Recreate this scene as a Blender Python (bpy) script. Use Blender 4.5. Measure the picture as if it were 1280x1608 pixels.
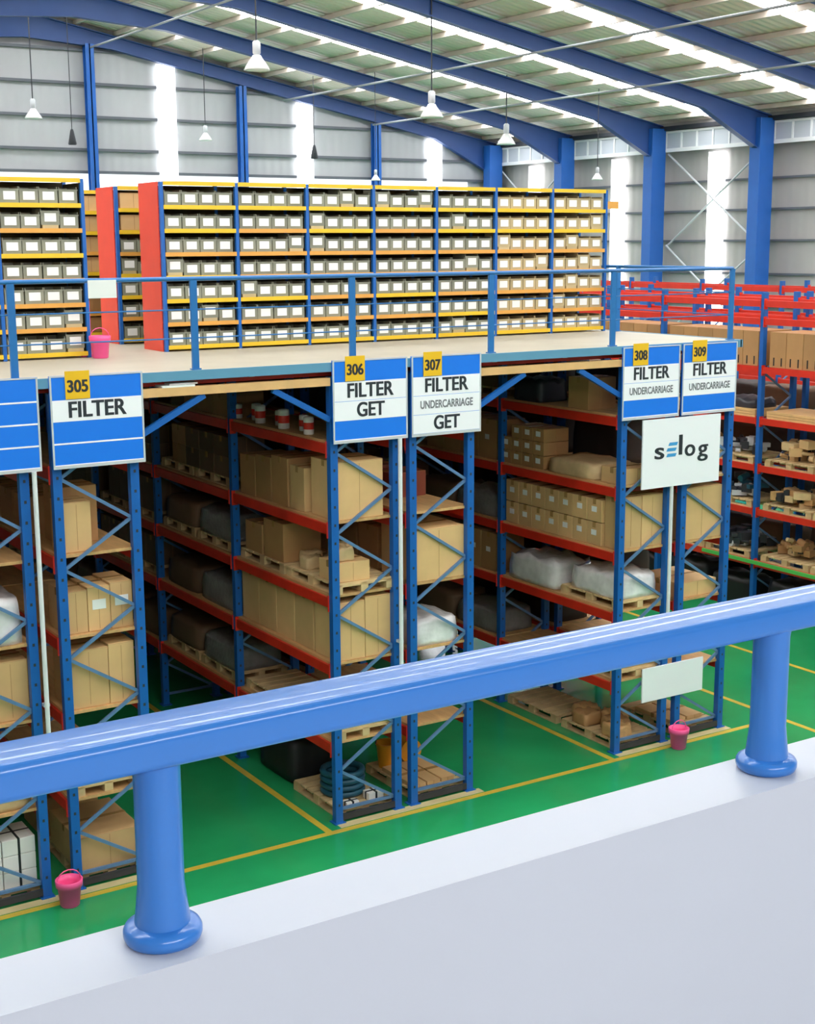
import bpy, bmesh, math, random
from mathutils import Vector, Matrix
random.seed(7)
for o in list(bpy.data.objects): bpy.data.objects.remove(o)
SC = bpy.context.scene
COL = SC.collection

# ------------------------------------------------------------------ camera
R0 = (0.8446987708813043, -0.5352150793259014, -0.005367060068879186)   # right
R1 = (-0.10472702774013193, -0.15543441028276167, -0.9822791832064689)  # down
R2 = (0.5248964051432734, 0.8302920949655123, -0.18734673977800975)     # forward
cam_d = bpy.data.cameras.new('camera'); cam = bpy.data.objects.new('camera', cam_d); COL.objects.link(cam)
m = Matrix(((R0[0], -R1[0], -R2[0], 0), (R0[1], -R1[1], -R2[1], 0), (R0[2], -R1[2], -R2[2], 6.4), (0, 0, 0, 1)))
cam.matrix_world = m
cam_d.sensor_fit = 'VERTICAL'; cam_d.sensor_height = 36.0
cam_d.lens = 36.0 * 2210.844 / 1608.0
cam_d.clip_start = 0.05; cam_d.clip_end = 300
SC.camera = cam

# ------------------------------------------------------------------ light
SKYLIGHT = 12.8      # daylight strength of the translucent roof sheets
WALLLIGHT = 4.0      # translucent wall sheets
w = bpy.data.worlds.new('world'); SC.world = w; w.use_nodes = True
bg = w.node_tree.nodes['Background']; bg.inputs[0].default_value = (0.8, 0.88, 1, 1); bg.inputs[1].default_value = 1.0
def area(name, loc, rot, sx, sy, power, col):
    l = bpy.data.lights.new(name, 'AREA'); l.shape = 'RECTANGLE'; l.size = sx; l.size_y = sy; l.energy = power; l.color = col
    o = bpy.data.objects.new(name, l); o.location = loc; o.rotation_euler = rot; COL.objects.link(o); return o
# added fill light behind the gallery, tilted up to lighten the roof
area('fill_light_rear', (12, -5.0, 9.4), (math.radians(150), 0, 0), 28, 1.6, 1500, (1.0, 0.96, 0.93))
# unseen fill light added behind the camera to lighten the parapet's inner face
area('gallery_fill_light', (1.5, -3.0, 8.1), (math.radians(25), 0, 0), 6, 1.2, 450, (1.0, 0.98, 0.96))
SC.view_settings.view_transform = 'Standard'; SC.view_settings.look = 'None'
SC.view_settings.exposure = 0.0; SC.view_settings.gamma = 1.0
SC.view_settings.use_curve_mapping = False

# ------------------------------------------------------------------ materials
def lin(c):
    return tuple(((v/255.0)/12.92 if v/255.0 <= 0.04045 else ((v/255.0+0.055)/1.055)**2.4) for v in c)
MATS = {}
def mat(name, col, rough=0.5, metal=0.0, noise=0.0, nscale=3.0, rnd=0.0, bump=0.0, bscale=20.0, coat=0.0, stretch=None, spec=0.5):
    if name in MATS: return MATS[name]
    M = bpy.data.materials.new(name); M.use_nodes = True; nt = M.node_tree; N = nt.nodes; L = nt.links
    b = N['Principled BSDF']; c = lin(col)
    b.inputs['Roughness'].default_value = rough; b.inputs['Metallic'].default_value = metal
    b.inputs['Coat Weight'].default_value = coat; b.inputs['Specular IOR Level'].default_value = spec
    tc = N.new('ShaderNodeTexCoord'); mp = N.new('ShaderNodeMapping'); L.new(tc.outputs['Object'], mp.inputs['Vector'])
    if stretch: mp.inputs['Scale'].default_value = stretch
    hsv = N.new('ShaderNodeHueSaturation'); hsv.inputs['Color'].default_value = (*c, 1)
    L.new(hsv.outputs[0], b.inputs['Base Color'])
    no = N.new('ShaderNodeTexNoise'); no.inputs['Scale'].default_value = nscale; no.inputs['Detail'].default_value = 5
    L.new(mp.outputs[0], no.inputs['Vector'])
    mr = N.new('ShaderNodeMapRange'); mr.inputs['From Min'].default_value = 0.3; mr.inputs['From Max'].default_value = 0.7
    mr.inputs['To Min'].default_value = 1 - noise; mr.inputs['To Max'].default_value = 1 + noise
    L.new(no.outputs[0], mr.inputs['Value'])
    if rnd > 0:
        oi = N.new('ShaderNodeObjectInfo'); r2 = N.new('ShaderNodeMapRange')
        r2.inputs['To Min'].default_value = 1 - rnd; r2.inputs['To Max'].default_value = 1 + rnd
        L.new(oi.outputs['Random'], r2.inputs['Value'])
        mu = N.new('ShaderNodeMath'); mu.operation = 'MULTIPLY'; L.new(mr.outputs[0], mu.inputs[0]); L.new(r2.outputs[0], mu.inputs[1])
        L.new(mu.outputs[0], hsv.inputs['Value'])
    else: L.new(mr.outputs[0], hsv.inputs['Value'])
    if bump > 0:
        n2 = N.new('ShaderNodeTexNoise'); n2.inputs['Scale'].default_value = bscale; L.new(mp.outputs[0], n2.inputs['Vector'])
        bp = N.new('ShaderNodeBump'); bp.inputs['Strength'].default_value = bump; bp.inputs['Distance'].default_value = 0.02
        L.new(n2.outputs[0], bp.inputs['Height']); L.new(bp.outputs[0], b.inputs['Normal'])
    MATS[name] = M; return M
def mat_ribbed(name, col, axis, period, rough=0.6, depth=0.03, noise=0.05):
    M = mat(name, col, rough, noise=noise, nscale=0.6); nt = M.node_tree; N = nt.nodes; L = nt.links
    tc = N.new('ShaderNodeTexCoord'); sx = N.new('ShaderNodeSeparateXYZ'); L.new(tc.outputs['Object'], sx.inputs[0])
    mu = N.new('ShaderNodeMath'); mu.operation = 'MULTIPLY'; mu.inputs[1].default_value = 2*math.pi/period; L.new(sx.outputs[axis], mu.inputs[0])
    si = N.new('ShaderNodeMath'); si.operation = 'SINE'; L.new(mu.outputs[0], si.inputs[0])
    bp = N.new('ShaderNodeBump'); bp.inputs['Strength'].default_value = 0.6; bp.inputs['Distance'].default_value = depth
    L.new(si.outputs[0], bp.inputs['Height']); L.new(bp.outputs[0], N['Principled BSDF'].inputs['Normal']); return M
def emit(name, col, s):
    M = bpy.data.materials.new(name); M.use_nodes = True; b = M.node_tree.nodes['Principled BSDF']
    b.inputs['Base Color'].default_value = (0.8, 0.8, 0.8, 1); b.inputs['Emission Color'].default_value = (*lin(col), 1)
    b.inputs['Emission Strength'].default_value = s; MATS[name] = M; return M

m_floor = mat('green_epoxy', (36, 152, 90), 0.16, noise=0.14, nscale=0.8, spec=0.55)
m_yellow = mat('yellow_floor_paint', (205, 178, 60), 0.45, noise=0.12, nscale=4)
m_beige = mat('beige_floor_paint', (205, 190, 140), 0.5, noise=0.1, nscale=4)
m_parapet = mat('parapet_paint', (196, 201, 211), 0.35, noise=0.015, nscale=1.5)
m_wall = mat_ribbed('wall_sheet', (180, 181, 184), 0, 0.3, depth=.006)
m_wallx = mat_ribbed('wall_sheet_side', (172, 169, 166), 1, 0.3, depth=.006)
m_roof = mat_ribbed('roof_sheet', (240, 224, 208), 1, 0.25, 0.5)
m_purlin = mat('purlin_steel', (205, 192, 180), 0.5, noise=0.06)
m_blue_st = mat('blue_steel', (34, 98, 182), 0.4, noise=0.05)
m_blue_dk = mat('blue_rafter', (40, 76, 140), 0.45, noise=0.05)
m_rail = mat('rail_blue_paint', (50, 120, 202), 0.28, noise=0.02, nscale=6, coat=0.25, bump=0.008, bscale=8)
m_rack = mat('rack_blue', (24, 96, 176), 0.4, noise=0.06, nscale=6)
m_brace = mat('brace_galvanised', (100, 134, 178), 0.4, metal=0.2, noise=0.08, nscale=8)
m_beam = mat('beam_red', (214, 48, 28), 0.42, noise=0.08, nscale=5)
m_board = mat('shelf_board_wood', (205, 160, 105), 0.6, noise=0.14, nscale=3, stretch=(6, 1, 6), rnd=0.08)
m_pallet = mat('pallet_wood', (208, 178, 130), 0.7, noise=0.15, nscale=6, rnd=0.12)
m_carton = mat('cardboard', (214, 174, 120), 0.65, noise=0.05, nscale=4, rnd=0.12)
m_carton2 = mat('cardboard_brown', (176, 132, 84), 0.65, noise=0.06, nscale=4, rnd=0.12)
m_tape = mat('packing_tape', (176, 138, 88), 0.25)
m_white_carton = mat('white_carton', (235, 232, 225), 0.5, rnd=0.05)
m_strap = mat('black_strap', (38, 38, 42), 0.4)
m_film = mat('stretch_film', (228, 226, 224), 0.22, noise=0.15, nscale=6, rnd=0.08, bump=0.6, bscale=9, coat=0.4)
m_label = mat('paper_label', (240, 240, 236), 0.6)
m_red = mat('red_panel', (226, 58, 24), 0.45, noise=0.05)
m_shelf_y = mat('shelf_yellow', (232, 190, 40), 0.45, noise=0.06)
m_shelf_o = mat('shelf_orange', (222, 160, 72), 0.45, noise=0.06)
m_shelf_bk = mat('shelf_back', (92, 84, 60), 0.7, noise=0.2, nscale=3)
m_bin = mat('bin_grey', (140, 142, 124), 0.5, rnd=0.12)
m_bin_w = mat('bin_warm', (190, 172, 130), 0.5, rnd=0.12)
m_bin_s = mat('bin_contents', (60, 54, 44), 0.6, noise=0.5, nscale=30)
m_deck = mat('deck_board', (180, 173, 156), 0.5, noise=0.05, nscale=2)
m_deckedge = mat('deck_edge_blue', (96, 150, 180), 0.45)
m_teal = mat('railing_blue', (38, 112, 178), 0.4)
m_timber = mat('timber_tan', (222, 176, 118), 0.6, noise=0.1, nscale=4)
m_dark = mat('dark_steel', (48, 50, 56), 0.45, noise=0.2)
m_sign_b = mat('sign_blue', (24, 122, 236), 0.4)
m_sign_w = mat('sign_white', (248, 247, 252), 0.4)
m_sign_y = mat('sign_yellow', (242, 190, 32), 0.4)
m_ink = mat('sign_ink', (42, 46, 54), 0.5)
m_inkg = mat('sign_ink_grey', (120, 120, 126), 0.5)
m_inkb = mat('sign_ink_cyan', (66, 156, 216), 0.5)
m_pink = mat('pink_plastic', (255, 92, 156), 0.35)
m_white = mat('white_tube', (232, 234, 236), 0.3)
m_galv = mat('galvanised', (205, 208, 212), 0.35, metal=0.1, noise=0.05)
m_lamp = mat('lamp_acrylic', (240, 240, 238), 0.2)
m_orange = mat('orange_plastic', (238, 158, 40), 0.4)
m_tealb = mat('dark_teal_hose', (32, 84, 104), 0.4, noise=0.2)
m_darkfill = mat('dark_filler', (62, 54, 50), .6, noise=.2, nscale=2)  # for filler loads added to darken the rack interiors
m_deepshade = mat('cardboard_shaded', (112, 84, 60), .65, noise=.1, rnd=.25)  # cardboard with the shade of the deep bays put into its colour
m_filmshade = mat('stretch_film_shaded', (128, 124, 120), .3, noise=.2, nscale=6, bump=.5)  # film darkened to carry the shade of the deep bays
m_green = mat('green_plastic', (90, 190, 90), 0.4)
m_can = mat('canister_white', (226, 222, 212), 0.35, rnd=0.1)
m_black = mat('black_rubber', (26, 26, 28), 0.5)
m_redbox = mat('maroon_carton', (150, 66, 40), 0.6, rnd=0.1)
e_sky = emit('skylight_sheet', (250, 252, 255), SKYLIGHT)
e_wall = emit('translucent_wall_sheet', (250, 252, 255), WALLLIGHT)
e_low = emit('frosted_window_sheet', (244, 248, 255), 1.1)

# ------------------------------------------------------------------ helpers
class MB:
    def __init__(s): s.v = []; s.f = []; s.mi = []; s.sm = []
    def add(s, vs, fs, mi=0, smooth=False):
        n = len(s.v); s.v += [tuple(p) for p in vs]
        for f in fs: s.f.append(tuple(i+n for i in f)); s.mi.append(mi); s.sm.append(smooth)
        return s
    def box(s, x0, x1, y0, y1, z0, z1, mi=0, c=0.0):
        if c <= 0:
            vs = [(x, y, z) for z in (z0, z1) for y in (y0, y1) for x in (x0, x1)]
            return s.add(vs, [(0, 2, 3, 1), (4, 5, 7, 6), (0, 1, 5, 4), (2, 6, 7, 3), (0, 4, 6, 2), (1, 3, 7, 5)], mi)
        # chamfered box
        bm = bmesh.new(); bmesh.ops.create_cube(bm, size=1)
        for v in bm.verts: v.co = Vector(((x0+x1)/2+v.co.x*(x1-x0), (y0+y1)/2+v.co.y*(y1-y0), (z0+z1)/2+v.co.z*(z1-z0)))
        bmesh.ops.bevel(bm, geom=list(bm.edges), offset=c, segments=2, affect='EDGES', profile=0.5)
        bm.verts.ensure_lookup_table(); bm.verts.index_update()
        s.add([v.co for v in bm.verts], [[v.index for v in f.verts] for f in bm.faces], mi); bm.free(); return s
    def bar(s, p, q, w, h, mi=0, up=(0, 0, 1)):
        p = Vector(p); q = Vector(q); d = (q-p).normalized(); u = Vector(up)
        if abs(d.dot(u)) > .99: u = Vector((0, 1, 0))
        a = d.cross(u).normalized(); b = a.cross(d)
        vs = [e + a*sx*w/2 + b*sz*h/2 for e in (p, q) for sz in (-1, 1) for sx in (-1, 1)]
        return s.add(vs, [(0, 1, 3, 2), (4, 6, 7, 5), (0, 4, 5, 1), (2, 3, 7, 6), (0, 2, 6, 4), (1, 5, 7, 3)], mi)
    def tube(s, pts, r, n=10, mi=0, cap=True, closed=False):
        pts = [Vector(p) for p in pts]; rings = []; N = len(pts)
        for i, p in enumerate(pts):
            if closed: d = (pts[(i+1) % N]-pts[i-1]).normalized()
            else: d = (pts[min(i+1, N-1)]-pts[max(i-1, 0)]).normalized()
            u = Vector((0, 0, 1)) if abs(d.z) < .9 else Vector((0, 1, 0))
            a = d.cross(u).normalized(); b = a.cross(d)
            rings.append([p + a*math.cos(t*2*math.pi/n)*r + b*math.sin(t*2*math.pi/n)*r for t in range(n)])
        vs = [v for g in rings for v in g]; fs = []
        for i in range(N if closed else N-1):
            j = (i+1) % N
            for t in range(n): fs.append((i*n+t, i*n+(t+1) % n, j*n+(t+1) % n, j*n+t))
        s.add(vs, fs, mi, True)
        if cap and not closed:
            s.add(rings[0], [tuple(range(n))], mi); s.add(rings[-1], [tuple(range(n-1, -1, -1))], mi)
        return s
    def lathe(s, prof, n=20, o=(0, 0, 0), mi=0, rib=0.0):
        vs = []; fs = []
        for (r, z) in prof:
            for t in range(n):
                rr = r*(1+(rib if t % 2 else -rib)); a = t*2*math.pi/n
                vs.append((o[0]+rr*math.cos(a), o[1]+rr*math.sin(a), o[2]+z))
        for i in range(len(prof)-1):
            for t in range(n): fs.append((i*n+t, i*n+(t+1) % n, (i+1)*n+(t+1) % n, (i+1)*n+t))
        s.add(vs, fs, mi, True)
        if prof[0][0] > 1e-4: s.add(vs[:n], [tuple(range(n-1, -1, -1))], mi)
        if prof[-1][0] > 1e-4: s.add(vs[-n:], [tuple(range(n))], mi)
        return s
    def mesh(s, name, mats):
        me = bpy.data.meshes.new(name); me.from_pydata(s.v, [], s.f)
        if not isinstance(mats, (list, tuple)): mats = [mats]
        for x in mats: me.materials.append(x)
        me.polygons.foreach_set('material_index', s.mi); me.polygons.foreach_set('use_smooth', s.sm)
        me.update(); return me
    def build(s, name, mats, parent=None, loc=None):
        o = bpy.data.objects.new(name, s.mesh(name, mats)); COL.objects.link(o)
        if parent: o.parent = parent
        if loc: o.location = loc
        return o
def tag(o, label=None, cat=None, group=None, kind=None):
    if label: o['label'] = label
    if cat: o['category'] = cat
    if group: o['group'] = group
    if kind: o['kind'] = kind
    return o
def empty(name, loc=(0, 0, 0), rz=0):
    o = bpy.data.objects.new(name, None); COL.objects.link(o); o.location = loc; o.rotation_euler = (0, 0, rz)
    o.empty_display_size = 0.1; return o
def inst(me, name, loc=(0, 0, 0), parent=None, rz=0, sc=None):
    o = bpy.data.objects.new(name, me); COL.objects.link(o); o.location = loc; o.rotation_euler = (0, 0, rz)
    if parent: o.parent = parent
    if sc: o.scale = sc
    return o
KIDS = {}
def copy_tree(o, parent=None):
    c = o.copy(); COL.objects.link(c)
    if parent: c.parent = parent
    for ch in list(o.children): copy_tree(ch, c)
    return c
def struct(name, mb, mats): return tag(mb.build(name, mats), kind='structure')
def ordn(i): return ['first', 'second', 'third', 'fourth', 'fifth', 'sixth', 'seventh', 'eighth', 'ninth', 'tenth', 'eleventh', 'twelfth'][i]

# ------------------------------------------------------------------ building
XW, YW, XL, YB = 30.0, 41.63, -3.4, -6.0
RID = 13.3
def zroof(x): return 11.86 - 0.19*(x-20.15) if x >= RID else zroof(RID) - 0.19*(RID-x)
struct('floor', MB().box(XL, XW, 1.693, YW, -0.2, 0), m_floor)
struct('wall_left', MB().box(XL-0.15, XL, YB, YW, -0.2, zroof(XL)), m_wallx)
struct('wall_right', MB().box(XW+0.3, XW+0.4, YB, YW, -0.2, zroof(XW)-0.05), m_wallx)
g = MB(); g.add([(XL, YW+.1, 0), (XW+.3, YW+.1, 0), (XW+.3, YW+.1, zroof(XW)), (RID, YW+.1, zroof(RID)), (XL, YW+.1, zroof(XL))], [(0, 1, 2, 3, 4)])
g.add([(XL, YW+.2, 0), (XW+.3, YW+.2, 0), (XW+.3, YW+.2, zroof(XW)), (RID, YW+.2, zroof(RID)), (XL, YW+.2, zroof(XL))], [(4, 3, 2, 1, 0)])
struct('wall_far', g, m_wall)
struct('wall_rear', MB().box(XL, XW+.3, YB-0.15, YB, -0.2, 13.2), m_wall)
# roof sheets
def slope(x0, x1, y0, y1, off, th, name, mt, kind='structure'):
    vs = []
    for dz in (off, off+th):
        for (x, y) in ((x0, y0), (x1, y0), (x1, y1), (x0, y1)): vs.append((x, y, zroof(x)+dz))
    return MB().add(vs, [(0, 3, 2, 1), (4, 5, 6, 7), (0, 1, 5, 4), (1, 2, 6, 5), (2, 3, 7, 6), (3, 0, 4, 7)])
BAYS = [41.63 - 4.342*i for i in range(0, 12)]
sk = 0
c = MB()
segs = []; y = YB-0.1
strips = [(BAYS[i]+BAYS[i+1])/2 for i in range(11)]
edges = sorted(strips)
prev = YB-0.15
for yc in edges:
    if yc-0.38 > prev: segs.append((prev, yc-0.38))
    prev = max(prev, yc+0.38)
segs.append((prev, YW+0.2))
for (a, b) in segs:
    for (x0, x1) in ((XL-.2, RID), (RID, XW+.5)):
        t = slope(x0, x1, a, b, 0, 0.04, '', None); c.add(t.v, t.f)
struct('ceiling', c, m_roof)
wn = 0
for yc in edges:
    if yc < YB+0.5: continue
    wn += 1
    c = MB()
    for (x0, x1) in ((XL, RID-.2), (RID+.2, XW)):
        t = slope(x0, x1, yc-0.38, yc+0.38, 0.01, 0.02, '', None); c.add(t.v, t.f)
    struct('window_%d' % wn, c, e_sky)
# purlins
tn = 0
x = RID+0.35
px = []
while x < XW: px.append(x); x += 1.22
x = RID-0.35
while x > XL: px.append(x); x -= 1.22
for x in px:
    tn += 1
    z = zroof(x)
    pm = MB().box(x-0.035, x+0.035, YB, YW, z-0.13, z-0.01)
    struct('trim_%d' % tn, pm, m_purlin)
# rafters, each a tapered I-section
def rafter(y, gable=False):
    r = MB(); fl = 0.11
    def zb(x):
        a = abs(x-RID); d = 0.40
        if a < 2.6: d += 0.32*(1-a/2.6)
        e = XW-x
        if e < 2.6 : d += 0.75*(1-e/2.6)
        return zroof(x)-0.17-d
    xs = [XL, XL+3, 4, 8, 10.7, 12, RID, 14.6, 15.9, 18, 21, 24, 27.4, 28.7, XW-0.05]
    for i in range(len(xs)-1):
        a, b = xs[i], xs[i+1]
        ta, tb = zroof(a)-0.17, zroof(b)-0.17
        for (w_, za0, za1, zb0, zb1) in ((0.02, zb(a), ta, zb(b), tb), (fl, ta-0.03, ta, tb-0.03, tb), (fl, zb(a), zb(a)+0.03, zb(b), zb(b)+0.03)):
            vs = [(a, y-w_, za0), (b, y-w_, zb0), (b, y-w_, zb1), (a, y-w_, za1), (a, y+w_, za0), (b, y+w_, zb0), (b, y+w_, zb1), (a, y+w_, za1)]
            r.add(vs, [(0, 1, 2, 3), (7, 6, 5, 4), (0, 4, 5, 1), (3, 2, 6, 7)] + ([(0, 3, 7, 4)] if i == 0 else []))
    return r
for i, y in enumerate(BAYS):
    if y < YB+0.3: continue
    yy = y-0.12 if i == 0 else y
    o = rafter(yy).build('roof_rafter', m_blue_dk)
    tag(o, 'blue steel roof rafter ' + ('lying against the far end wall' if i == 0 else ', %s one in front of the far end wall' % ordn(i-1)).strip(', ').replace('rafter ,', 'rafter,'), 'rafter', 'blue rafters under the roof')
# side columns (I sections)
def column(x, y, ztop, d, f, label, grp, axis='x'):
    t = empty('steel_column', (x, y, 0)); tag(t, label, 'column', grp)
    s = MB()
    if axis == 'x':
        s.box(-d+.04, d, -f, f, 0, ztop, 0, .015)
    else:
        s.box(-.02, .02, -d, d, 0, ztop); s.box(-f, f, -d, -d+.03, 0, ztop); s.box(-f, f, d-.03, d, 0, ztop)
    s.build('shaft', m_blue_st, t)
    MB().box(-d-.08, d+.08, -f-.08, f+.08, 0, .03).build('base_plate', m_blue_st, t)
    return t
for i, y in enumerate(BAYS[:9]):
    lab = 'broad blue column in the corner of the two grey walls' if i == 0 else 'broad blue column of the right wall, %s one from the corner' % ordn(i)
    yy = y-0.35 if i == 0 else y
    column(XW-0.3, yy, zroof(XW)-0.25, 0.29, 0.2, lab, 'broad blue columns along the right wall')
for i, x in enumerate([5.4, 10.3, 15.2, 20.13, 25.05]):
    column(x, YW-0.17, zroof(x)-0.6, 0.12, 0.13, 'slim blue column on the far end wall, %s from the left' % ordn(i) if i < 2 else
           'slim blue column on the far end wall, %s left of the corner' % ordn(4-i), 'slim blue columns on the far end wall', 'y')
# girts
def gx1(z): return min(XW, RID + (zroof(RID)-0.3-z)/0.19)
for z in (12.05, 11.1, 10.15, 9.2, 8.55, 7.6, 6.6, 5.5):
    tn += 1
    struct('trim_%d' % tn, MB().box(max(XL, 2*RID-gx1(z)), gx1(z), YW+.0, YW+.09, z-.04, z+.04), mat('girt_grey', (98, 102, 110), .5))
for z in (8.15, 7.3, 6.43, 5.5, 4.6, 3.6, 2.5):
    tn += 1
    struct('trim_%d' % tn, MB().box(XW+.2, XW+.29, YB, YW, z-.03, z+.03), MATS['girt_grey'])
# translucent vertical sheets
for x in (17.68, 22.45, 27.5):
    wn += 1
    struct('window_%d' % wn, MB().box(x-.3, x+.3, YW-.02, YW+.02, 2, zroof(x)-.55), e_wall)
for i in range(8):
    y = (BAYS[i]+BAYS[i+1])/2; wn += 1
    struct('window_%d' % wn, MB().box(XW+.16, XW+.2, y-.33, y+.33, 2, 8.98), e_wall)
# bright frosted band low on the far wall
wn += 1
struct('window_%d' % wn, MB().box(XL, 28.9, YW+.03, YW+.06, 7.35, 8.5), e_low)
# clerestory along the eave of the right wall
m_pane = mat('clerestory_pane', (190, 196, 205), 0.15)
for i in range(8):
    y1, y0 = BAYS[i]-.2, BAYS[i+1]+.2
    wn += 1
    f = MB(); f.box(XW-.03, XW+.03, y0, y1, 9.05, 9.16); f.box(XW-.03, XW+.03, y0, y1, 9.60, 9.66)
    n = 6
    for k in range(n+1):
        yy = y0 + (y1-y0)*k/n; f.box(XW-.03, XW+.03, yy-.03, yy+.03, 9.16, 9.6)
    for k in range(n):
        f.box(XW+.0, XW+.01, y0+(y1-y0)*k/n+.03, y0+(y1-y0)*(k+1)/n-.03, 9.16, 9.6, 1)
    struct('window_%d' % wn, f, [m_white, m_pane])
tn += 1
struct('trim_%d' % tn, MB().box(XW-.1, XW+.1, YB, YW, 9.68, 9.8), m_dark)
# bracing rods on the right wall
def rod(p, q, r, label, name='bracing_rod', mt=m_galv, cat='bracing', grp=None):
    return tag(MB().tube([p, q], r, 8).build(name, mt), label, cat, grp)
for (a, b, w_) in ((0, 1, 'corner bay'), (2, 3, 'third bay from the corner')):
    for (za, zb_, t) in ((9.0, 6.3, 'upper rod falling towards the camera'), (6.3, 9.0, 'upper rod rising towards the camera'), (6.3, 3.6, 'lower rod falling towards the camera'), (3.6, 6.3, 'lower rod rising towards the camera')):
        xo = XW+.05 if 'falling' in t else XW+.12
        rod((xo, BAYS[a]-.25, za), (xo, BAYS[b]+.25, zb_), 0.03, 'pale diagonal rod, %s, %s' % (t, w_))
# pipes running between the rafters
for (x, t) in ((15.2, 'nearest the ridge'), (21.5, 'halfway down the right slope'), (24.8, 'in the lower half of the right slope')):
    z = zroof(x)-.72
    rod((x, 2, z), (x, YW-.4, z), 0.03, 'long grey pipe under the rafters, ' + t, 'roof_pipe', mat('pipe_grey', (150, 154, 160), .5), 'pipe')

# pendant lamps
def lamp(x, y, z, s, label):
    t = empty('pendant_lamp', (x, y, z)); tag(t, label, 'lamp', 'high bay lamps hung from the roof')
    MB().lathe([(.02, .34), (.09, .32), (.13, .25), (.19, .17), (.25, .08), (.29, 0), (.28, -.005), (.24, .07), (.18, .16), (.1, .26)], 28, rib=.025).build('shade', m_lamp, t)
    MB().lathe([(.05, .32), (.09, .36), (.09, .6), (.05, .64)], 16).build('ballast_housing', m_galv, t)
    MB().lathe([(.02, .24), (.05, .2), (.06, .12), (.03, .05), (.001, .04)], 12).build('bulb', e_low, t)
    MB().tube([(0, 0, .62), (0, 0, (zroof(x)-z)/s-.0)], .02, 6).build('cable', m_dark, t)
    t.scale = (s, s, s)
lamp(13.05, 40.2, 9.9, .85, 'white pendant lamp at far left, above the left shelving')
lamp(14.04, 28.12, 10.05, .95, 'largest ribbed pendant lamp, hanging in front of the blue rafters')
lamp(18.78, 28.55, 9.3, .95, 'ribbed pendant lamp above the middle translucent sheet of the end wall')
lamp(24.47, 33.35, 9.15, .9, 'white pendant lamp just right of the corner column')
lamp(18.43, 40.5, 9.5, .7, 'small pendant lamp between two slim columns of the end wall')
lamp(26.55, 31.81, 8.15, .55, 'small pendant lamp in front of the right grey wall')
lamp(22.29, 36.93, 8.25, .5, 'small pendant lamp low in front of the third slim column')
def speaker(x, y, z, label):
    tag(MB().lathe([(.03, .35), (.05, .3), (.12, -.05), (.1, -.08)], 12).tube([(0, 0, .33), (0, 0, zroof(x)-z)], .012, 6).build('hanging_sensor', m_dark, None, (x, y, z)), label, 'sensor')
speaker(13.9, 39.5, 9.25, 'small dark device hanging left of the first slim column')
speaker(21.9, 40.0, 9.1, 'small dark device in front of the second translucent sheet')

# ------------------------------------------------------------------ gallery (where the camera stands)
struct('wall_parapet', MB().box(XL, XW, 1.5555, 1.693, 4.3, 5.5), m_parapet)
struct('wall_front', MB().box(XL, XW, 1.5555, 1.69, -0.2, 4.3), mat('lower_wall', (96, 100, 108), 0.6, noise=.05))  # unseen wall, coloured dark to cut bounce light into the aisles
struct('gallery_shade_slab', MB().box(XL, XW, YB, 1.3, 8.2, 8.35), m_wall)  # unseen slab added to shade parapet and handrail from the skylights
struct('floor_gallery', MB().box(XL, XW, YB, 1.5555, 4.3, 4.5), m_parapet)
gr = empty('handrail', (0.645, 1.63, 5.5)); tag(gr, 'large glossy blue handrail crossing the foreground on the white parapet', 'railing')
# rail profile: flattened tube
prof = []
hw, hh, rr = .047, .0245, .012
for (cx, cz, a0) in ((hw-rr, hh-rr, 0), (-hw+rr, hh-rr, 90), (-hw+rr, -hh+rr, 180), (hw-rr, -hh+rr, 270)):
    for k in range(7):
        a = math.radians(a0+k*15); prof.append((cx+rr*math.cos(a), cz+rr*math.sin(a)))
# shallow groove along the crown
P2 = []
for (a, b) in prof: P2.append((a, b))
n = len(P2); rl = MB(); xs = [-3.9, 6.6]
vs = [(x, a, .274+b) for x in xs for (a, b) in P2]
rl.add(vs, [(i, n+i, n+(i+1) % n, (i+1) % n) for i in range(n)], 0, True); rl.add(vs[:n], [tuple(range(n))]); rl.add(vs[n:], [tuple(range(n-1, -1, -1))])
rl.build('rail', m_rail, gr).rotation_euler = (0, 0, .010)
pm = MB().lathe([(.0365, .012), (.0365, .03), (.034, .05), (.0308, .08), (.0308, .24), (.033, .255), (.035, .262)], 40).mesh('post', m_rail)
fm = MB().lathe([(.044, 0), (.0495, .003), (.052, .009), (.052, .016), (.0495, .021), (.043, .024), (.036, .026)], 40).mesh('flange', m_rail)
for k in range(-3, 5):
    p = inst(pm, 'post', (k*1.12, 0, 0), gr); inst(fm, 'flange', (0, 0, 0), p)

# ------------------------------------------------------------------ floor lines
def line(x0, x1, y0, y1, mt=m_yellow, z=.004):
    global tn
    tn += 1; struct('trim_%d' % tn, MB().box(x0, x1, y0, y1, 0.0005, z), mt)
line(XL+.3, 14.0, 12.78, 12.86)
for x in (7.08, 11.16): line(x-.04, x+.04, 12.86, 33)
line(3.0, 5.2, 12.88, 13.0, m_beige); line(7.25, 9.2, 12.88, 13.0, m_beige); line(11.3, 13.25, 12.88, 13.0, m_beige)
line(14.06, 14.14, 8, 24); line(16.06, 16.14, 8, 24)

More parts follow.
